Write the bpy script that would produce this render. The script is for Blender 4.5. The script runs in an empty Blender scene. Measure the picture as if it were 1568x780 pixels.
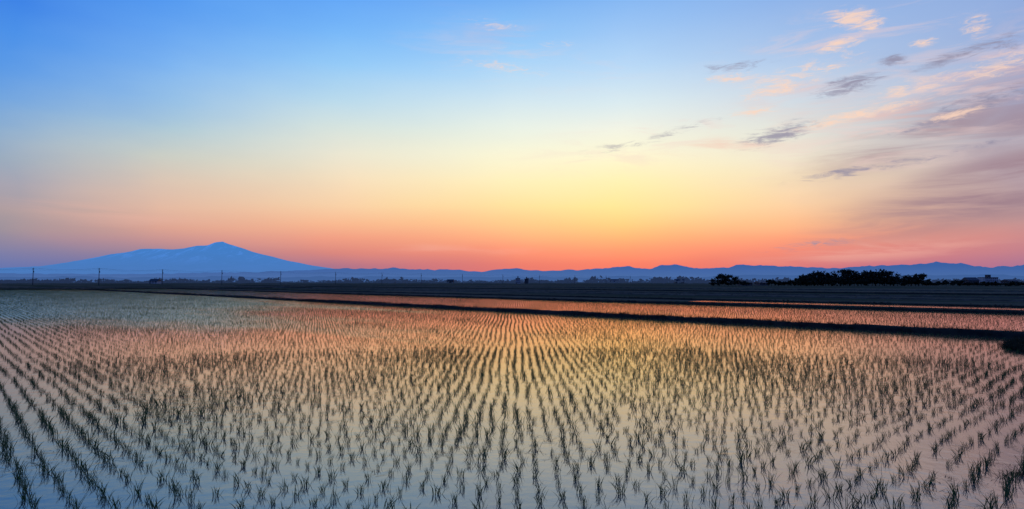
import bpy, math, random
import numpy as np
from mathutils import Vector, Matrix, noise as mnoise
random.seed(7); rng=np.random.default_rng(7)
scene=bpy.context.scene
F=950.0; W=1568.0; H=780.0; HOR=432.0; CH=2.35
TILT=math.atan((HOR-H/2)/F)

# ---------------- camera ----------------
cam_d=bpy.data.cameras.new("camera"); cam=bpy.data.objects.new("camera",cam_d)
scene.collection.objects.link(cam); scene.camera=cam
cam_d.sensor_width=36; cam_d.lens=F/W*36; cam_d.clip_start=0.1; cam_d.clip_end=200000
cam.location=(0,0,CH); cam.rotation_euler=(math.pi/2+TILT,0,0)
scene.view_settings.view_transform='Standard'
scene.view_settings.look='None'
scene.view_settings.exposure=0

def azel(px,py):
    x=(px-W/2)/F; z=-(py-H/2)/F
    v=Vector((x,math.cos(TILT)-z*math.sin(TILT),math.sin(TILT)+z*math.cos(TILT))).normalized()
    return math.degrees(math.atan2(v.x,v.y)), math.degrees(math.asin(v.z))
def lin(c):
    o=[]
    for k in c:
        k=k/255.0
        o.append(k/12.92 if k<=0.04045 else ((k+0.055)/1.055)**2.4)
    return (o[0],o[1],o[2],1.0)

ANG=math.radians(43)
U=np.array([-math.sin(ANG),math.cos(ANG)]); V=np.array([math.cos(ANG),math.sin(ANG)])
def st(s,t,z=0.0):
    return (s*U[0]+t*V[0], s*U[1]+t*V[1], z)

# ---------------- node helper ----------------
class NT:
    def __init__(s,tree): s.t=tree
    def n(s,typ,**kw):
        nd=s.t.nodes.new(typ)
        for k,v in kw.items(): setattr(nd,k,v)
        return nd
    def l(s,a,b): s.t.links.new(a,b)
    def math(s,op,a,b=None,c=None,clamp=False):
        nd=s.n('ShaderNodeMath',operation=op); nd.use_clamp=clamp
        for i,x in enumerate((a,b,c)):
            if x is None: continue
            if isinstance(x,(int,float)): nd.inputs[i].default_value=x
            else: s.l(x,nd.inputs[i])
        return nd.outputs[0]
    def mr(s,v,a,b,c=0.0,d=1.0,interp='SMOOTHSTEP'):
        nd=s.n('ShaderNodeMapRange',interpolation_type=interp)
        s.l(v,nd.inputs[0])
        for i,x in enumerate((a,b,c,d)): nd.inputs[i+1].default_value=x
        return nd.outputs[0]
    def mix(s,f,a,b,bt='MIX'):
        nd=s.n('ShaderNodeMix',data_type='RGBA',blend_type=bt)
        if isinstance(f,(int,float)): nd.inputs[0].default_value=f
        else: s.l(f,nd.inputs[0])
        for i,x in ((6,a),(7,b)):
            if isinstance(x,(tuple,list)): nd.inputs[i].default_value=x
            else: s.l(x,nd.inputs[i])
        return nd.outputs[2]
    def noise(s,vec,scale,detail=4,rough=0.5,dist=0.0):
        nd=s.n('ShaderNodeTexNoise'); s.l(vec,nd.inputs['Vector'])
        nd.inputs['Scale'].default_value=scale; nd.inputs['Detail'].default_value=detail
        nd.inputs['Roughness'].default_value=rough; nd.inputs['Distortion'].default_value=dist
        return nd.outputs['Fac']
    def mapping(s,vec,loc=(0,0,0),rot=(0,0,0),sc=(1,1,1),vt='POINT'):
        nd=s.n('ShaderNodeMapping',vector_type=vt); s.l(vec,nd.inputs[0])
        nd.inputs['Location'].default_value=loc; nd.inputs['Rotation'].default_value=rot; nd.inputs['Scale'].default_value=sc
        return nd.outputs[0]

# ---------------- world ----------------
world=bpy.data.worlds.new("World"); scene.world=world; world.use_nodes=True
wt=world.node_tree; wt.nodes.clear(); w=NT(wt)
tc=w.n('ShaderNodeTexCoord'); sep=w.n('ShaderNodeSeparateXYZ'); w.l(tc.outputs['Generated'],sep.inputs[0])
az=w.math('MULTIPLY',w.math('ARCTAN2',sep.outputs[0],sep.outputs[1]),57.29578)
el=w.math('MULTIPLY',w.math('ARCSINE',sep.outputs[2]),57.29578)
comb=w.n('ShaderNodeCombineXYZ'); w.l(az,comb.inputs[0]); w.l(el,comb.inputs[1])
AE=comb.outputs[0]
ys=[430,407,386,366,344,316,276,238,195,152,100,50,0]
cols={
 0:[(88,110,176),(98,118,176),(116,124,170),(136,132,162),(156,144,156),(170,154,158),(168,164,176),(152,170,190),(130,168,208),(110,162,222),(88,152,230),(74,144,232),(62,132,230)],
 250:[(106,110,170),(120,114,162),(154,128,152),(194,144,146),(218,162,146),(226,184,162),(216,196,180),(200,204,196),(176,202,214),(150,192,230),(122,178,240),(98,162,240),(80,150,238)],
 520:[(150,108,146),(168,114,140),(214,132,126),(238,156,132),(246,182,144),(248,208,166),(246,224,190),(234,230,210),(212,226,222),(182,216,236),(148,202,247),(120,184,248),(98,166,246)],
 784:[(205,100,112),(224,116,110),(246,144,118),(252,174,128),(254,200,140),(254,224,158),(254,239,188),(248,245,214),(232,241,230),(208,230,240),(172,214,248),(140,196,248),(114,174,243)],
 950:[(214,94,102),(232,114,104),(250,146,112),(254,178,120),(255,206,132),(255,229,152),(255,240,180),(252,246,210),(240,243,229),(216,234,240),(182,216,247),(156,198,245),(132,182,242)],
 1200:[(204,106,122),(220,118,116),(242,138,118),(250,160,124),(250,186,140),(250,208,164),(246,222,186),(240,230,208),(228,229,219),(210,221,230),(182,206,236),(160,192,235),(142,180,234)],
 1568:[(150,108,156),(166,114,148),(192,126,140),(200,136,140),(190,144,148),(180,150,156),(182,160,168),(186,170,178),(178,174,190),(168,175,204),(158,174,214),(150,173,218),(142,169,220)],
}
def ramp_for(stops):
    nd=w.n('ShaderNodeValToRGB'); cr=nd.color_ramp; cr.interpolation='LINEAR'
    stops=sorted(stops)
    cr.elements[0].position=stops[0][0]; cr.elements[0].color=stops[0][1]
    cr.elements[1].position=stops[-1][0]; cr.elements[1].color=stops[-1][1]
    for p,c in stops[1:-1]:
        e=cr.elements.new(p); e.color=c
    return nd
EMAX=45.0
elw=w.math('ADD',el,w.math('MULTIPLY',w.math('SUBTRACT',w.noise(w.mapping(AE,sc=(0.02,0.09,1)),1.0,4,0.5),0.5),2.2))
eln=w.math('DIVIDE',elw,EMAX,clamp=True)
keys=[]
zen=lin((44,92,180))
for px,cl in cols.items():
    stops=[]
    for y,c in zip(ys,cl):
        a,e=azel(px,y); stops.append((max(0.0,e/EMAX),lin(c)))
    stops.append((1.0,zen))
    keys.append((azel(px,300)[0],ramp_for(stops)))
back=[(0.0,lin((70,92,150))),(0.15,lin((110,120,170))),(0.4,lin((70,110,190))),(1.0,zen)]
allk=[(-179,ramp_for(back)),(-85,ramp_for(back))]+keys+[(85,ramp_for(back))]
for a,nd in allk: w.l(eln,nd.inputs[0])
cur=allk[0][1].outputs[0]
azw=w.math('ADD',az,w.math('MULTIPLY',w.math('SUBTRACT',w.noise(w.mapping(AE,sc=(0.06,0.16,1)),1.0,4,0.5),0.5),9.0))
for i in range(1,len(allk)):
    f=w.mr(azw,allk[i-1][0],allk[i][0],0,1,'LINEAR')
    cur=w.mix(f,cur,allk[i][1].outputs[0])
# clouds
def blob(px,py,hw,hh,rot):
    a,e=azel(px,py); a2,_=azel(px+10,py); _,e2=azel(px,py-10)
    m=w.mapping(AE,loc=(a,e,0),rot=(0,0,math.radians(rot)),sc=(abs(a2-a)/10*hw,abs(e2-e)/10*hh,1),vt='TEXTURE')
    ln=w.n('ShaderNodeVectorMath',operation='LENGTH'); w.l(m,ln.inputs[0])
    return w.mr(ln.outputs['Value'],1.0,0.0)
def union(lst):
    c=None
    for (x,y,hw,hh,r,k) in lst:
        b=w.math('MULTIPLY',blob(x,y,hw,hh,r),k)
        c=b if c is None else w.math('MAXIMUM',c,b)
    return c
fineN=w.noise(w.mapping(AE,rot=(0,0,math.radians(-14)),sc=(0.50,2.4,1)),1.0,10,0.68,0.8)
fineB=w.noise(w.mapping(AE,loc=(31,17,0),rot=(0,0,math.radians(-20)),sc=(0.55,2.4,1)),1.0,10,0.70,1.0)
medN=w.noise(w.mapping(AE,loc=(5,9,0),rot=(0,0,math.radians(-16)),sc=(0.07,0.60,1)),1.0,8,0.60,0.5)
cirN=w.noise(w.mapping(AE,loc=(3,41,0),rot=(0,0,math.radians(-18)),sc=(0.12,0.75,1)),1.0,10,0.66,0.8)
def wisp(mask,n,k=3.4,lo=0.2,hi=1.3):
    # cloud outline comes from the noise, the mask only says where clouds gather
    a=w.math('MULTIPLY',w.math('SUBTRACT',n,0.5),k)
    return w.math('MULTIPLY',w.mr(w.math('ADD',mask,a),lo,hi),w.mr(mask,0.0,0.5))
veil=union([(1500,305,380,62,10,1.0),(1420,205,330,50,13,0.75),(1400,345,260,40,6,0.55),(1568,180,220,80,10,0.65),(1540,262,280,46,10,1.0),(1480,150,220,40,14,0.5)])
vf=w.math('MULTIPLY',veil,w.mr(medN,0.34,0.60,0.10,0.98))
cur=w.mix(vf,cur,lin((154,124,138)))
cir=union([(1380,170,420,150,12,1.0),(1000,215,330,60,8,0.7),(800,95,260,60,-8,0.45),(1300,60,320,90,8,0.8)])
cur=w.mix(w.math('MULTIPLY',cir,w.mr(cirN,0.47,0.68,0.0,0.6)),cur,lin((238,206,200)))
pinkv=union([(1340,195,190,46,14,0.9),(1140,215,230,28,6,0.7),(1330,385,280,26,3,0.6),(1500,120,150,65,15,0.6),(600,378,400,12,-2,0.4),(170,330,260,30,-5,0.3),(1220,150,180,48,12,0.6),(770,60,150,60,-12,0.2)])
cur=w.mix(w.math('MULTIPLY',pinkv,w.mr(medN,0.44,0.66,0.0,0.8)),cur,lin((242,184,168)))
dk=union([(1370,93,38,16,-6,1.2),(1300,131,90,24,8,1.1),(1480,80,150,18,10,0.9),(1505,155,150,24,12,0.95),(1125,102,90,14,0,0.8),(1190,206,110,26,12,1.0),(1310,262,170,14,6,0.8),(1440,185,160,14,10,0.7),(950,225,130,14,8,0.45),(1540,70,60,18,8,0.8),(1040,200,120,13,12,0.55),(1240,375,150,16,6,0.5),(1450,235,180,12,10,0.6)])
cur=w.mix(w.math('MULTIPLY',wisp(dk,fineN),0.85),cur,lin((142,138,162)))
br=union([(1305,28,74,28,-14,1.1),(1282,70,64,18,6,1.05),(1192,138,100,20,6,0.95),(1118,120,70,14,0,0.85),(772,104,120,18,-8,0.55),(1150,171,70,12,0,0.8),(1295,180,130,18,8,0.95),(1360,166,120,15,10,0.9),(1495,42,40,38,40,0.8),(1465,176,90,13,6,0.95),(1415,66,40,11,0,1.0),(1330,38,56,18,0,1.1),(850,68,50,10,0,0.5),(1530,100,110,34,12,0.75),(1230,110,170,26,8,0.65),(1410,130,140,24,8,0.65),(760,40,100,18,-10,0.45)])
cur=w.mix(w.math('MULTIPLY',wisp(br,fineB),0.85),cur,lin((252,214,190)))
bg=w.n('ShaderNodeBackground'); w.l(cur,bg.inputs[0]); bg.inputs[1].default_value=1.0
SAZ,SEL=math.radians(9),math.radians(2.0)
sky=w.n('ShaderNodeTexSky',sky_type='NISHITA'); sky.sun_disc=False
sky.sun_elevation=SEL; sky.sun_rotation=SAZ
bg2=w.n('ShaderNodeBackground'); w.l(sky.outputs[0],bg2.inputs[0]); bg2.inputs[1].default_value=0.004
ad=w.n('ShaderNodeAddShader'); w.l(bg.outputs[0],ad.inputs[0]); w.l(bg2.outputs[0],ad.inputs[1])
out=w.n('ShaderNodeOutputWorld'); w.l(ad.outputs[0],out.inputs[0])

sd=bpy.data.lights.new("sun",'SUN'); sd.energy=0.04; sd.angle=math.radians(70); sd.color=(1,0.6,0.4)
so=bpy.data.objects.new("sun",sd); scene.collection.objects.link(so)
d=Vector((math.sin(SAZ)*math.cos(SEL),math.cos(SAZ)*math.cos(SEL),math.sin(SEL)))
so.rotation_euler=d.to_track_quat('Z','Y').to_euler(); so.location=(0,0,50)

# ---------------- materials ----------------
def newmat(name):
    m=bpy.data.materials.new(name); m.use_nodes=True; m.node_tree.nodes.clear(); t=NT(m.node_tree)
    o=t.n('ShaderNodeOutputMaterial'); return m,t,o
def simple(name,c1,c2,scale=3.0,rough=0.85,transl=0.0):
    m,t,o=newmat(name); tcn=t.n('ShaderNodeTexCoord')
    f=t.noise(tcn.outputs['Object'],scale,5,0.6)
    c=t.mix(t.mr(f,0.35,0.65),c1+(1,),c2+(1,))
    b=t.n('ShaderNodeBsdfPrincipled'); t.l(c,b.inputs['Base Color']); b.inputs['Roughness'].default_value=rough
    b.inputs['Specular IOR Level'].default_value=0.2
    if transl>0:
        tr=t.n('ShaderNodeBsdfTranslucent'); t.l(c,tr.inputs[0]); mx=t.n('ShaderNodeMixShader'); mx.inputs[0].default_value=transl
        t.l(b.outputs[0],mx.inputs[1]); t.l(tr.outputs[0],mx.inputs[2]); t.l(mx.outputs[0],o.inputs[0])
    else: t.l(b.outputs[0],o.inputs[0])
    return m
m_rice=[simple("rice_leaf_a",(0.042,0.092,0.026),(0.062,0.118,0.035),8,0.6,0.3),
        simple("rice_leaf_b",(0.058,0.102,0.034),(0.084,0.126,0.045),8,0.6,0.3)]
m_bund=simple("bund_soil",(0.012,0.010,0.008),(0.030,0.025,0.016),2.0,1.0)
m_bundf=simple("dry_bund_grass",(0.070,0.052,0.034),(0.13,0.090,0.060),0.6,1.0)
m_grass=simple("bund_grass_blade",(0.016,0.020,0.008),(0.040,0.038,0.016),1.0,0.8,0.1)
m_leaf=simple("tree_leaf",(0.010,0.016,0.010),(0.025,0.035,0.020),0.4,0.9,0.1)
m_trunk=simple("tree_bark",(0.02,0.015,0.012),(0.04,0.03,0.02),2,0.9)
m_pole=simple("pole_concrete",(0.035,0.04,0.05),(0.06,0.065,0.08),1,0.8)
m_wall=simple("wall_plaster",(0.30,0.31,0.34),(0.40,0.41,0.44),0.5,0.8)
m_walld=simple("wall_dark",(0.06,0.06,0.07),(0.10,0.10,0.11),0.5,0.8)
m_roof=simple("roof_tile",(0.03,0.035,0.05),(0.06,0.065,0.08),1,0.6)
m_glass=simple("window_glass",(0.02,0.025,0.035),(0.03,0.035,0.05),1,0.2)
m_straw=simple("straw",(0.05,0.04,0.025),(0.10,0.08,0.045),3,0.9)

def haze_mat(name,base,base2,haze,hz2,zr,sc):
    # dark forest / rock surface with aerial haze painted on as glow, thicker at the foot
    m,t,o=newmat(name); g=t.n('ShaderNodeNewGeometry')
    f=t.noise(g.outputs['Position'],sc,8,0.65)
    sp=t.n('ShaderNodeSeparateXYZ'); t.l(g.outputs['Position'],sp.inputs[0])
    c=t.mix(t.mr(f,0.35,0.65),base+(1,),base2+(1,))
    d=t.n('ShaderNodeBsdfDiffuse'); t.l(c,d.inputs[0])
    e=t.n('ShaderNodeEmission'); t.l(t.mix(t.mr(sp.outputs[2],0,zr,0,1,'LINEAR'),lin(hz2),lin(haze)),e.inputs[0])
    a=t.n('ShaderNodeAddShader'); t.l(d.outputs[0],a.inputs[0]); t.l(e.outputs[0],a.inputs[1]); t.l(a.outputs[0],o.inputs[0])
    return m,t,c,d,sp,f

# ground
gm,t,o=newmat("field_ground")
g=t.n('ShaderNodeNewGeometry'); P=g.outputs['Position']
R=t.mapping(P,rot=(0,0,-ANG))   # x along v, y along u
big=t.noise(t.mapping(R,sc=(0.05,0.006,1)),1.0,3,0.6)
n2=t.noise(t.mapping(R,sc=(0.5,0.08,1)),1.0,6,0.65)
c=t.mix(t.mr(big,0.42,0.58),(0.075,0.068,0.040,1),(0.20,0.135,0.090,1))
c=t.mix(t.mr(n2,0.35,0.7,0,0.6),c,(0.080,0.095,0.045,1))
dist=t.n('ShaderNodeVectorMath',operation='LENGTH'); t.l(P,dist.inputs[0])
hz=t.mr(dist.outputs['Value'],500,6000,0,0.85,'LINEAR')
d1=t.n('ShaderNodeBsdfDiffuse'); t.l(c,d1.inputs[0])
e=t.n('ShaderNodeEmission'); e.inputs[0].default_value=lin((52,74,118))  # distance haze painted into the ground as blue emission
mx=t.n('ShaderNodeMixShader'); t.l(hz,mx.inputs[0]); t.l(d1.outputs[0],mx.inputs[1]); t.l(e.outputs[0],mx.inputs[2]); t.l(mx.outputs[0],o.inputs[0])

# water
wm,t,o=newmat("paddy_water")
g=t.n('ShaderNodeNewGeometry'); P=g.outputs['Position']
R=t.mapping(P,rot=(0,0,-ANG))
patchn=t.noise(t.mapping(R,sc=(0.10,0.035,1)),1.0,4,0.55)
fine=t.noise(P,5.0,3,0.5); mid=t.noise(P,1.3,3,0.5)
# wind-ruffled area on the far left part of the paddy
cx,cy=st(135,12)[:2]
mm=t.mapping(P,loc=(cx,cy,0),rot=(0,0,ANG),sc=(26,102,1),vt='TEXTURE')
ln=t.n('ShaderNodeVectorMath',operation='LENGTH'); t.l(mm,ln.inputs[0])
ruff=t.mr(t.math('ADD',ln.outputs['Value'],t.math('MULTIPLY',t.math('SUBTRACT',patchn,0.5),1.0)),1.12,0.72)
hgt=t.math('ADD',fine,t.math('MULTIPLY',mid,1.2))
amp=t.math('ADD',t.mr(patchn,0.3,0.7,0.0025,0.006),t.math('MULTIPLY',ruff,0.012))
hh=t.math('MULTIPLY',hgt,amp)
bp=t.n('ShaderNodeBump'); bp.inputs['Strength'].default_value=1.0; bp.inputs['Distance'].default_value=1.0
t.l(hh,bp.inputs['Height'])
mud=t.noise(P,0.7,6,0.65)
mc=t.mix(t.mr(mud,0.35,0.7),(0.165,0.150,0.120,1),(0.105,0.100,0.080,1))
df=t.n('ShaderNodeBsdfDiffuse'); t.l(mc,df.inputs[0])
gl=t.n('ShaderNodeBsdfGlossy')
t.l(t.mix(ruff,(0.88,0.75,0.63,1),(0.58,0.68,0.56,1)),gl.inputs['Color'])
t.l(t.math('ADD',0.08,t.math('MULTIPLY',ruff,0.17)),gl.inputs['Roughness'])
t.l(bp.outputs[0],gl.inputs['Normal'])
fr=t.n('ShaderNodeFresnel'); fr.inputs['IOR'].default_value=1.9
fac=t.mr(fr.outputs[0],0.1,0.65,0.28,0.90,'LINEAR')
mx=t.n('ShaderNodeMixShader'); t.l(fac,mx.inputs[0]); t.l(df.outputs[0],mx.inputs[1]); t.l(gl.outputs[0],mx.inputs[2]); t.l(mx.outputs[0],o.inputs[0])

# ---------------- mesh helpers ----------------
def obj(name,verts,faces,mats,midx=None,smooth=False,parent=None,coll=None):
    me=bpy.data.meshes.new(name); me.from_pydata([tuple(v) for v in verts],[],[tuple(f) for f in faces])
    for m in mats: me.materials.append(m)
    if midx is not None: me.polygons.foreach_set('material_index',midx)
    if smooth: me.polygons.foreach_set('use_smooth',[True]*len(me.polygons))
    me.update()
    ob=bpy.data.objects.new(name,me); (coll or scene.collection).objects.link(ob)
    if parent: ob.parent=parent
    return ob
def stquad(name,s0,s1,t0,t1,z,mat):
    return obj(name,[st(s0,t0,z),st(s0,t1,z),st(s1,t1,z),st(s1,t0,z)],[(0,1,2,3)],[mat])

G=60000
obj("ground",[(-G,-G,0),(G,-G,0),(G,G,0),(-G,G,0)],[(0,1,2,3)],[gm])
stquad("paddy_water",0.2,236,0.0,33.2,0.03,wm)
stquad("paddy_water",-60,236,33.6,57.6,0.03,wm)
stquad("paddy_water",-80,40,66,72,0.03,wm)

# bunds
bund_pts=[]
def bund(name,s0,t0,s1,t1,width,height,seg=0.6,grass=1.0,gs=1.0,mat=None):
    L=math.hypot(s1-s0,t1-t0); n=max(2,int(L/seg)); ds,dt=(s1-s0)/L,(t1-t0)/L; ps,pt=-dt,ds
    prof=[(-0.75,-0.05),(-0.5,0.35),(-0.33,0.9),(-0.1,1.0),(0.12,0.98),(0.34,0.88),(0.5,0.3),(0.75,-0.05)]
    vs=[];fs=[]
    for i in range(n+1):
        q=i/n*L; wob=0.12*mnoise.noise((q*0.12,t0,s0))
        for j,(a,b) in enumerate(prof):
            nn=mnoise.noise((q*0.9,a*4,t0+s0)); n3=mnoise.noise((q*0.25,3,t0))
            off=a*width*(1+0.25*nn)+wob*width; z=b*height*(1+0.25*nn+0.25*n3) if b>0 else -0.05
            vs.append(st(s0+ds*q+ps*off,t0+dt*q+pt*off,z))
    k=len(prof)
    for i in range(n):
        for j in range(k-1):
            a=i*k+j; fs.append((a,a+k,a+k+1,a+1))
    ob=obj(name,vs,fs,[mat or m_bund],smooth=True)
    m=int(L*width*grass)
    for _ in range(m):
        q=random.random()*L; off=random.uniform(-0.6,0.6)*width
        if mnoise.noise((q*0.35,off,t0))<-0.25: continue
        z=height*(0.8 if abs(off)<0.33*width else 0.2)
        x,y,_z=st(s0+ds*q+ps*off,t0+dt*q+pt*off)
        bund_pts.append((x,y,z,gs*random.uniform(0.5,1.4)))
    return ob
bund("field_bund",-10,33.4,240,33.4,0.9,0.25,grass=20,gs=0.45)
bund("field_bund",-60,57.9,240,57.9,0.7,0.22,grass=9,gs=0.45)
bund("field_bund",-80,72.4,240,72.4,0.8,0.20,grass=6,gs=0.45)
bund("field_bund",-100,95.5,300,95.5,0.9,0.22,1.5,grass=1,gs=0.5,mat=m_bundf)
bund("field_bund",-120,112,300,112,0.9,0.25,1.5,grass=0,gs=0.6,mat=m_bundf)
bund("field_bund",-150,138,400,138,1.2,0.3,2,grass=0.5,gs=0.6)
bund("field_bund",-200,185,500,185,1.6,0.35,3,grass=0,gs=0.9,mat=m_bundf)
bund("field_bund",237.5,-200,237.5,120,1.2,0.25,1.5,grass=2,gs=0.6)
bund("field_bund",300,-260,300,150,1.4,0.3,2,grass=0,gs=0.8,mat=m_bundf)
# bank corner on which the photographer stands
bund("near_bank",-40,-1.2,236,-1.2,2.0,0.32,grass=5,gs=0.5)
bund("near_bank",-1.4,0.5,-1.4,33,2.2,0.32,grass=5,gs=0.5)

# weedy mound where the end bank meets the bund
vs=[];fs=[];nr,na=8,28
cs,ct=3.4,29.4
for i in range(nr+1):
    r=i/nr
    for j in range(na):
        a=2*math.pi*j/na; n_=1+0.25*mnoise.noise((math.cos(a)*1.5,math.sin(a)*1.5,r*2))
        ss=cs+math.cos(a)*r*2.0*n_-0.9; tt=ct+math.sin(a)*r*3.6*n_
        vs.append(st(ss,tt,0.28*(1-r**2)*(1+0.3*mnoise.noise((ss*1.5,tt*1.5,0)))-0.01*r))
for i in range(nr):
    for j in range(na):
        fs.append((i*na+j,(i+1)*na+j,(i+1)*na+(j+1)%na,i*na+(j+1)%na))
obj("weed_mound",vs,fs,[m_bund],smooth=True)
for _ in range(950):
    a=random.random()*6.283; r=math.sqrt(random.random())
    x,y,_z=st(cs-0.9+math.cos(a)*r*2.0,ct+math.sin(a)*r*3.6)
    bund_pts.append((x,y,0.22*(1-r*r),random.uniform(0.3,0.75)))

# ---------------- plants ----------------
def blade_mesh(nb,h,spread,wd,seg,curl=0.5,leanmax=0.5):
    vs=[];fs=[]
    for b in range(nb):
        a=random.random()*6.283; hh=h*random.uniform(0.5,1.12); ln=random.uniform(0.05,leanmax); cu=random.uniform(0.05,curl)
        bx,by=random.gauss(0,spread),random.gauss(0,spread)
        ca,sa=math.cos(a),math.sin(a); w0=wd*random.uniform(0.7,1.3)
        base=len(vs); tw=random.random()*3.14
        pxv,pyv=math.cos(tw),math.sin(tw)
        for i in range(seg+1):
            f=i/seg; r=hh*(ln*f+cu*f**2.5); z=hh*(f-0.35*cu*f**3)-0.01
            ww=w0*(1-f**2.2)*(0.6+0.8*f) if i<seg else 0.0
            x,y=bx+ca*r,by+sa*r
            if i<seg: vs+= [(x-pxv*ww,y-pyv*ww,z),(x+pxv*ww,y+pyv*ww,z)]
            else: vs.append((x,y,z))
        for i in range(seg-1):
            k=base+2*i; fs.append((k,k+1,k+3,k+2))
        k=base+2*(seg-1); fs.append((k,k+1,k+2))
    return vs,fs
def make_coll(name,n,mats,**kw):
    c=bpy.data.collections.new(name)
    for i in range(n):
        vs,fs=blade_mesh(**kw)
        obj(name+"_"+"abcdefghijkl"[i],vs,fs,[mats[i%len(mats)]],coll=c)
    return c
c_near=make_coll("rice_clump",12,m_rice,nb=20,h=0.148,spread=0.021,wd=0.0036,seg=4,curl=0.35,leanmax=0.42)
c_far=make_coll("rice_clump_distant",8,m_rice,nb=9,h=0.128,spread=0.018,wd=0.0045,seg=2,curl=0.3,leanmax=0.4)
c_gr=make_coll("grass_tuft",6,[m_grass],nb=38,h=0.42,spread=0.09,wd=0.007,seg=3,curl=0.9,leanmax=0.8)
c_db=make_coll("straw_bit",4,[m_straw],nb=7,h=0.10,spread=0.05,wd=0.004,seg=2,curl=0.3,leanmax=3.0)

def scatter(name,pts,rot,scl,idx,coll):
    me=bpy.data.meshes.new(name); n=len(pts); me.vertices.add(n)
    me.vertices.foreach_set('co',np.asarray(pts,dtype=np.float32).ravel())
    a=me.attributes.new('rot','FLOAT_VECTOR','POINT'); a.data.foreach_set('vector',np.asarray(rot,dtype=np.float32).ravel())
    a=me.attributes.new('scl','FLOAT_VECTOR','POINT'); a.data.foreach_set('vector',np.asarray(scl,dtype=np.float32).ravel())
    a=me.attributes.new('pick','INT','POINT'); a.data.foreach_set('value',np.asarray(idx,dtype=np.int32))
    me.update()
    ob=bpy.data.objects.new(name,me); scene.collection.objects.link(ob)
    ng=bpy.data.node_groups.new(name+"_instancer",'GeometryNodeTree')
    ng.interface.new_socket("Geometry",in_out='INPUT',socket_type='NodeSocketGeometry')
    ng.interface.new_socket("Geometry",in_out='OUTPUT',socket_type='NodeSocketGeometry')
    q=NT(ng); gi=q.n('NodeGroupInput'); go=q.n('NodeGroupOutput')
    ci=q.n('GeometryNodeCollectionInfo'); ci.inputs[0].default_value=coll; ci.inputs[1].default_value=True; ci.inputs[2].default_value=True
    ip=q.n('GeometryNodeInstanceOnPoints')
    def na(nm,ty):
        k=q.n('GeometryNodeInputNamedAttribute'); k.data_type=ty; k.inputs[0].default_value=nm
        return [o for o in k.outputs if o.enabled and o.name=='Attribute'][0]
    q.l(gi.outputs[0],ip.inputs['Points']); q.l(ci.outputs[0],ip.inputs['Instance'])
    ip.inputs['Pick Instance'].default_value=True
    q.l(na('pick','INT'),ip.inputs['Instance Index'])
    q.l(na('rot','FLOAT_VECTOR'),ip.inputs['Rotation']); q.l(na('scl','FLOAT_VECTOR'),ip.inputs['Scale'])
    q.l(ip.outputs[0],go.inputs[0])
    md=ob.modifiers.new("instances",'NODES'); md.node_group=ng
    return ob

def lattice(s0,s1,t0,t1,ds,dt):
    S,T=np.meshgrid(np.arange(s0,s1,ds),np.arange(t0,t1,dt),indexing='ij')
    band=np.floor((T-t0)/(dt*8)); 
    T2=T+0.05*np.sin(S/7+band*1.7)+0.03*np.sin(S/2.3+band*2.9)
    S2=S+0.04*np.sin(T/3.1+band)+0.02*np.sin(band*5.1)
    S2=S2+rng.normal(0,0.026,S.shape); T2=T2+rng.normal(0,0.018,S.shape)
    s=S2.ravel();t_=T2.ravel()
    keep=rng.random(len(s))>0.05
    s=s[keep];t_=t_[keep]
    x=s*U[0]+t_*V[0]; y=s*U[1]+t_*V[1]
    # keep a generous wedge around what can be seen
    vis=(y>2)&(np.abs(x)<y*1.0+9)
    return x[vis],y[vis]
def plant(name,x,y,far,smin=0.7,smax=1.2):
    n=len(x); vig=np.array([mnoise.noise((a*0.25,b*0.25,1.0)) for a,b in zip(x,y)])
    r=np.stack([rng.normal(0,0.07,n),rng.normal(0,0.07,n),rng.random(n)*6.283],1)
    k=rng.uniform(smin,smax,n)*(1+0.30*vig)
    sc=np.stack([k*rng.uniform(0.75,1.3,n),k*rng.uniform(0.75,1.3,n),k],1)
    pts=np.stack([x,y,np.full(n,0.03)],1)
    idx=rng.integers(0,8 if far else 12,n)
    scatter(name,pts,r,sc,idx,c_far if far else c_near)
x,y=lattice(1.4,234,0.8,32.6,0.32,0.30)
dd=np.hypot(x,y); nr_=dd<22
plant("rice_seedlings",x[nr_],y[nr_],False)
plant("rice_seedlings",x[~nr_],y[~nr_],True)
x,y=lattice(-50,234,34.3,57.0,0.34,0.32); plant("rice_seedlings",x,y,True,0.7,1.1)
x,y=lattice(-60,38,66.5,71.5,0.5,0.45); plant("rice_seedlings",x,y,True,0.6,1.0)

# grass on bunds + few weeds in the near paddy
for (s,t_,k,n_) in [(12.2,0.55,0.8,5),(8.0,0.35,0.45,7),(1.35,9.6,0.45,6)]:
    for _ in range(n_):
        xx,yy,_z=st(s+random.gauss(0,0.12),t_+random.gauss(0,0.10)); bund_pts.append((xx,yy,0.0,k*random.uniform(0.5,1)))
bp_=np.array(bund_pts); n=len(bp_)
scatter("bund_grass",bp_[:,:3],np.stack([rng.normal(0,.15,n),rng.normal(0,.15,n),rng.random(n)*6.28],1),np.repeat(bp_[:,3:4],3,1),rng.integers(0,6,n),c_gr)
# floating straw bits, gathered in drifts
n=9000; s=rng.uniform(0.8,24,n); t_=rng.uniform(0.4,26,n)
keepm=np.array([mnoise.noise((a*0.45,b*0.45,4.0))+0.4*mnoise.noise((a*2,b*2,1.0))>0.22 for a,b in zip(s,t_)])
s=s[keepm];t_=t_[keepm];n=len(s)
scatter("floating_straw",np.stack([s*U[0]+t_*V[0],s*U[1]+t_*V[1],np.full(n,0.032)],1),
  np.stack([np.zeros(n),np.zeros(n),rng.random(n)*6.28],1),np.stack([rng.uniform(.5,1.2,n),rng.uniform(.5,1.2,n),np.full(n,0.12)],1),rng.integers(0,4,n),c_db)

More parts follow.
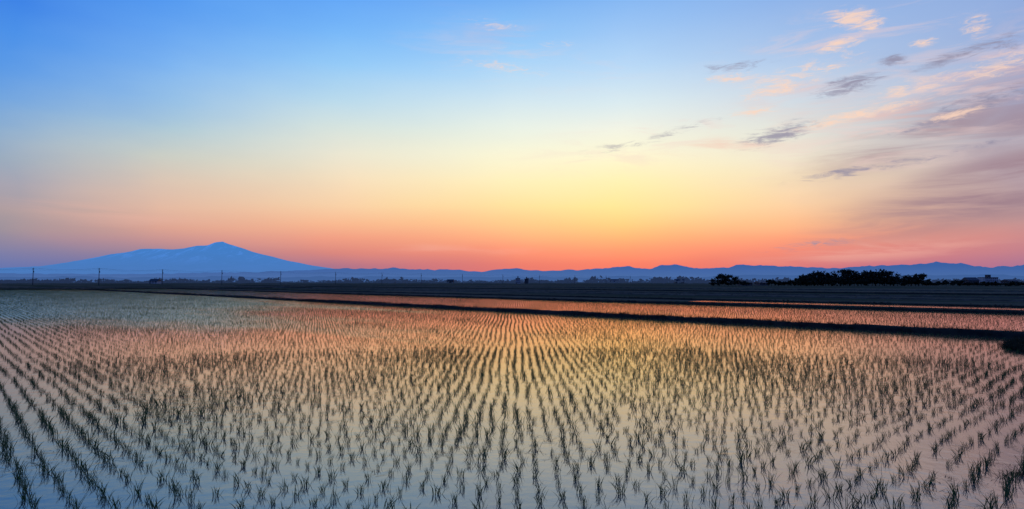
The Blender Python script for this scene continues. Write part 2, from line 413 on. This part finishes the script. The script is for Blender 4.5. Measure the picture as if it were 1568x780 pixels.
# ---------------- mountains ----------------
def ridge(name,prof,D,depth,mat,nx,seed,rough,relief=0.32):
    xs=[p[0] for p in prof]; hs=[p[1] for p in prof]
    vs=[];fs=[];ny=18
    X=np.linspace(xs[0],xs[-1],nx); Hh=np.interp(X,xs,hs)
    for j in range(ny+1):
        f=j/ny*2-1     # -1 front foot .. 0 crest .. 1 back foot
        for i in range(nx):
            px=X[i]; h=max(0.0,(HOR-Hh[i])*D/F)
            wx=(px-W/2)*D/F
            spur=mnoise.fractal((wx/(D*0.02),seed,0),0.9,2.0,5)
            sp=mnoise.fractal((wx/(D*0.016),f*2.5,seed),0.8,2.0,6)
            prof_=(1-abs(f)**(0.85))
            z=h*prof_*(1+relief*sp*min(1.0,abs(f)*3)) + (h+D*0.0015)*rough*spur*(1-abs(f))
            vs.append((wx,D+f*depth+0.15*depth*sp*abs(f),max(z,-5) if abs(f)<0.99 else -20))
    for j in range(ny):
        for i in range(nx-1):
            a=j*nx+i; fs.append((a,a+1,a+nx+1,a+nx))
    return obj(name,vs,fs,[mat],smooth=True)
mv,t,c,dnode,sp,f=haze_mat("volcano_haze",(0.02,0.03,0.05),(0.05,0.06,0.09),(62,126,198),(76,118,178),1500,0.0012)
# old snow in the upper gullies
g=t.n('ShaderNodeNewGeometry')
sn=t.noise(t.mapping(g.outputs['Position'],sc=(0.0030,0.0008,0.0010)),1.0,7,0.68)
sf=t.math('MULTIPLY',t.mr(sn,0.48,0.64),t.mr(sp.outputs[2],450,1100))
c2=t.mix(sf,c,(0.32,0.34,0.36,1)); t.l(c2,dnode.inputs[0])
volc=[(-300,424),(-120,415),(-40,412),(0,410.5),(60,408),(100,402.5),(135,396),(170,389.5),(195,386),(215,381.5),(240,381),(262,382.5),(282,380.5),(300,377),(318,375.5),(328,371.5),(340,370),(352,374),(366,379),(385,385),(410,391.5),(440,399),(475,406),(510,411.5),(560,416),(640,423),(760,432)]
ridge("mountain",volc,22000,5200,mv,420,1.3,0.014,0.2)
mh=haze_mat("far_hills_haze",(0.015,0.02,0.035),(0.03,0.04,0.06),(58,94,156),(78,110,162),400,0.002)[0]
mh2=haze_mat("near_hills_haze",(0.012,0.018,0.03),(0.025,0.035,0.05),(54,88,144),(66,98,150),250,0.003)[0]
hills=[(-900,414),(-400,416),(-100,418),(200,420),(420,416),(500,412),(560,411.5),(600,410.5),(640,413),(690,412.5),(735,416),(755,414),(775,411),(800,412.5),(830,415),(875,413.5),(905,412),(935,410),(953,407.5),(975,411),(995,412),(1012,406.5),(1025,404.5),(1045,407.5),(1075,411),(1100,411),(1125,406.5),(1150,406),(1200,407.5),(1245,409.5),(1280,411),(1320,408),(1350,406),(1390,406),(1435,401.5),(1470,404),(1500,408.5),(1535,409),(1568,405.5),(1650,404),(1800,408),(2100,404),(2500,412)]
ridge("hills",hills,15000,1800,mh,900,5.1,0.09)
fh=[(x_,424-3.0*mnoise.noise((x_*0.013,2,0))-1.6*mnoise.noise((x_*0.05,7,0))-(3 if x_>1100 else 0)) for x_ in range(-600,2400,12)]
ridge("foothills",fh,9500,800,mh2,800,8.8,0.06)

# ---------------- trees ----------------
def leaf_cloud(vs,fs,c,r,n,size):
    clumps=[]
    for _ in range(max(5,n//45)):
        a=random.random()*6.283; zz=random.uniform(-0.8,1); q=math.sqrt(max(0,1-zz*zz)); k=random.uniform(0.45,1.0)
        clumps.append((c[0]+math.cos(a)*q*r[0]*k,c[1]+math.sin(a)*q*r[1]*k,c[2]+zz*r[2]*k,random.uniform(0.22,0.42)))
    for _ in range(n):
        cl=random.choice(clumps); R_=cl[3]
        p=Vector((cl[0]+random.gauss(0,1)*R_*r[0]*0.55,cl[1]+random.gauss(0,1)*R_*r[1]*0.55,cl[2]+random.gauss(0,1)*R_*r[2]*0.5))
        a=Vector((random.gauss(0,1),random.gauss(0,1),random.gauss(0,1))).normalized()
        b=a.cross(Vector((random.gauss(0,1),random.gauss(0,1),random.gauss(0,1)))).normalized()
        s=size*random.uniform(0.5,1.3); k=len(vs)
        vs+= [p-a*s,p+b*s*0.6,p+a*s,p-b*s*0.6]; fs.append((k,k+1,k+2,k+3))
def limb(vs,fs,p0,p1,r0,r1,n=6):
    p0=Vector(p0);p1=Vector(p1); d=(p1-p0).normalized(); a=d.orthogonal().normalized(); b=d.cross(a); k=len(vs)
    for p,r in ((p0,r0),(p1,r1)):
        for i in range(n):
            th=2*math.pi*i/n; vs.append(p+a*math.cos(th)*r+b*math.sin(th)*r)
    for i in range(n): fs.append((k+i,k+(i+1)%n,k+n+(i+1)%n,k+n+i))
def trees(name,specs,leaf):
    vs=[];fs=[];tv=[];tf=[]
    for (x,y,h,wd,n) in specs:
        limb(tv,tf,(x,y,0),(x,y,h*0.45),h*0.035,h*0.022)
        for _ in range(5):
            a=random.random()*6.28; limb(tv,tf,(x,y,h*random.uniform(0.25,0.45)),(x+math.cos(a)*wd*0.35,y+math.sin(a)*wd*0.35,h*random.uniform(0.55,0.85)),h*0.014,h*0.005,4)
        leaf_cloud(vs,fs,(x,y,h*0.56),(wd*0.5,wd*0.5,h*0.42),n,leaf)
    k=len(vs); allv=vs+tv; allf=fs+[tuple(i+k for i in f) for f in tf]
    mi=[0]*len(fs)+[1]*len(tf)
    return obj(name,allv,allf,[m_leaf,m_trunk],mi)
D=345.0; q=D/F
def sp_(px,hpx,wpx,dj=0,n=420): return ((px-784)*(D+dj)/F,D+dj,hpx*q,wpx*q,n)
trees("broadleaf_tree",[sp_(1101,19,24,0,800)],0.5)
trees("broadleaf_tree",[sp_(1115,17,24,4,700)],0.5)
trees("shrub_row",[sp_(1093+i*5.5,random.uniform(6,9),12,random.uniform(-4,4),200) for i in range(10)],0.4)
spec=[]
for i in range(14): spec.append(sp_(1176+i*5,random.uniform(7,11),12,random.uniform(-4,4),200))
for px,h,wd in [(1234,20,20),(1246,24,26),(1260,23,24),(1273,22,22),(1287,24,26),(1300,25,24),(1313,26,28),(1327,24,24),(1340,25,28),(1354,24,26),(1367,18,20),(1384,20,24),(1394,15,18),(1406,21,20)]:
    spec.append(sp_(px,h,wd,random.uniform(-8,12),800))
for i in range(36): spec.append(sp_(1225+i*5.5,random.uniform(9,15),16,random.uniform(-8,8),300))
for i in range(32): spec.append(sp_(1418+i*6,random.uniform(4,9),12,random.uniform(-5,8),150))
trees("tree_row",spec,0.6)
vs=[];fs=[]
for _ in range(1900):
    d_=random.uniform(900,2600); px=random.uniform(-500,2100)
    dens=mnoise.noise((px*0.012,d_*0.002,0))
    if dens<-0.12: continue
    h=random.uniform(3,9)*(1+dens); x=(px-784)*d_/F
    leaf_cloud(vs,fs,(x,d_,h*0.45),(random.uniform(6,22),5,h*0.5),26,h*0.32)
m_far=haze_mat("distant_foliage_haze",(0.01,0.014,0.012),(0.02,0.028,0.02),(34,48,78),(34,48,78),100,0.01)[0]  # bluish haze over the foliage is painted in as a glow
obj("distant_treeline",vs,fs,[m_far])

# ---------------- buildings ----------------
def box(vs,fs,x0,x1,y0,y1,z0,z1):
    k=len(vs); vs+=[(x0,y0,z0),(x1,y0,z0),(x1,y1,z0),(x0,y1,z0),(x0,y0,z1),(x1,y0,z1),(x1,y1,z1),(x0,y1,z1)]
    fs+=[(k,k+3,k+2,k+1),(k+4,k+5,k+6,k+7),(k,k+1,k+5,k+4),(k+1,k+2,k+6,k+5),(k+2,k+3,k+7,k+6),(k+3,k,k+4,k+7)]
def building(name,x,y,wd,dp,h,storeys,bays,gable,wall):
    em=bpy.data.objects.new(name,None); scene.collection.objects.link(em); em.location=(x,y,0)
    vs=[];fs=[]; box(vs,fs,-wd/2,wd/2,-dp/2,dp/2,0,h); obj("walls",vs,fs,[wall],parent=em)
    vs=[];fs=[]
    if gable:
        rh=wd*0.22 if wd<dp else dp*0.3; o_=0.6
        vs=[(-wd/2-o_,-dp/2-o_,h),(wd/2+o_,-dp/2-o_,h),(wd/2+o_,dp/2+o_,h),(-wd/2-o_,dp/2+o_,h),(-wd/2-o_,0,h+rh),(wd/2+o_,0,h+rh)]
        vs=[(a,b,c_+0.01) for a,b,c_ in vs]
        fs=[(0,1,5,4),(2,3,4,5),(0,4,3),(1,2,5),(0,3,2,1)]
    else:
        box(vs,fs,-wd/2-0.2,wd/2+0.2,-dp/2-0.2,dp/2+0.2,h+0.01,h+0.5); box(vs,fs,-wd*0.1,wd*0.12,-dp*0.2,dp*0.2,h+0.52,h+3)
    obj("roof",vs,fs,[m_roof],parent=em)
    vs=[];fs=[]; sh=h/storeys
    for i in range(storeys):
        for j in range(bays):
            cx_=-wd/2+wd*(j+0.5)/bays
            box(vs,fs,cx_-wd/bays*0.3,cx_+wd/bays*0.3,-dp/2-0.06,-dp/2-0.003,sh*i+sh*0.35,sh*i+sh*0.8)
    obj("windows",vs,fs,[m_glass],parent=em)
    vs=[];fs=[]; box(vs,fs,-wd*0.46,-wd*0.46+1.4,-dp/2-0.10,-dp/2-0.07,0,2.1); obj("door",vs,fs,[m_walld],parent=em)
def bld(name,px,d_,wpx,hpx,st_,bays,gable,wall):
    building(name,(px-784)*d_/F,d_,wpx*d_/F,10,hpx*d_/F,st_,bays,gable,wall)
bld("apartment_block",793,850,7,8,3,4,False,m_wall)
bld("apartment_block",806,860,6,7,3,3,False,m_walld)
bld("factory_building",868,1700,22,4,2,8,False,m_wall)
bld("warehouse",940,1800,14,4,1,5,True,m_wall)
bld("farmhouse",1040,1100,14,4,2,3,True,m_walld)
bld("farmhouse",1140,380,14,5,2,4,True,m_walld)
bld("farmhouse",1165,420,12,4,1,3,True,m_walld)
bld("school_building",1512,620,20,10,3,7,False,m_wall)
bld("farmhouse",1485,600,16,6,2,3,True,m_walld)
bld("farmhouse",1545,560,14,5,2,3,True,m_walld)
bld("farmhouse",238,850,12,4,2,3,True,m_wall)
bld("farmhouse",600,1500,12,3.5,2,3,True,m_walld)
bld("farmhouse",690,1400,10,3.5,2,3,True,m_walld)

# ---------------- utility poles ----------------
tops=[]
def upole(px,hpx,Hm=12.0):
    d_=Hm*F/hpx; x=(px-784)*d_/F
    vs=[];fs=[]
    limb(vs,fs,(0,0,-0.2),(0,0,Hm),0.26,0.17,8)
    for z,l in ((Hm-0.5,1.0),(Hm-1.4,0.8)):
        box(vs,fs,-0.07,0.07,-l,l,z-0.07,z+0.07)
        for k in (-0.9,-0.3,0.9): limb(vs,fs,(0,k*l,z+0.08),(0,k*l,z+0.33),0.06,0.04,5)
    limb(vs,fs,(0.35,0,Hm-3.2),(0.35,0,Hm-2.2),0.28,0.28,8)
    ob=obj("utility_pole",vs,fs,[m_pole]); ob.location=(x,d_,0); tops.append((x,d_,Hm))
for px,h in [(-62,28),(51,27),(152,26.5),(249,24),(340,22.5),(430,20.5),(514,19),(585,17.5),(645,16.5),(708,15.5),(770,14.5),(826,13.5),(880,12.5),(928,12),(965,11.5)]:
    upole(px,h)
vs=[];fs=[]
for a,b in zip(tops[:-1],tops[1:]):
    for off,dz in ((-0.9,-0.1),(0.9,-0.1),(0.0,-1.0)):
        pr=None
        for i in range(9):
            f=i/8; p=(a[0]+(b[0]-a[0])*f,a[1]+(b[1]-a[1])*f+off,a[2]+dz-1.2*4*f*(1-f))
            if pr: limb(vs,fs,pr,p,0.025,0.025,3)
            pr=p
obj("power_lines",vs,fs,[m_pole])
print("done")
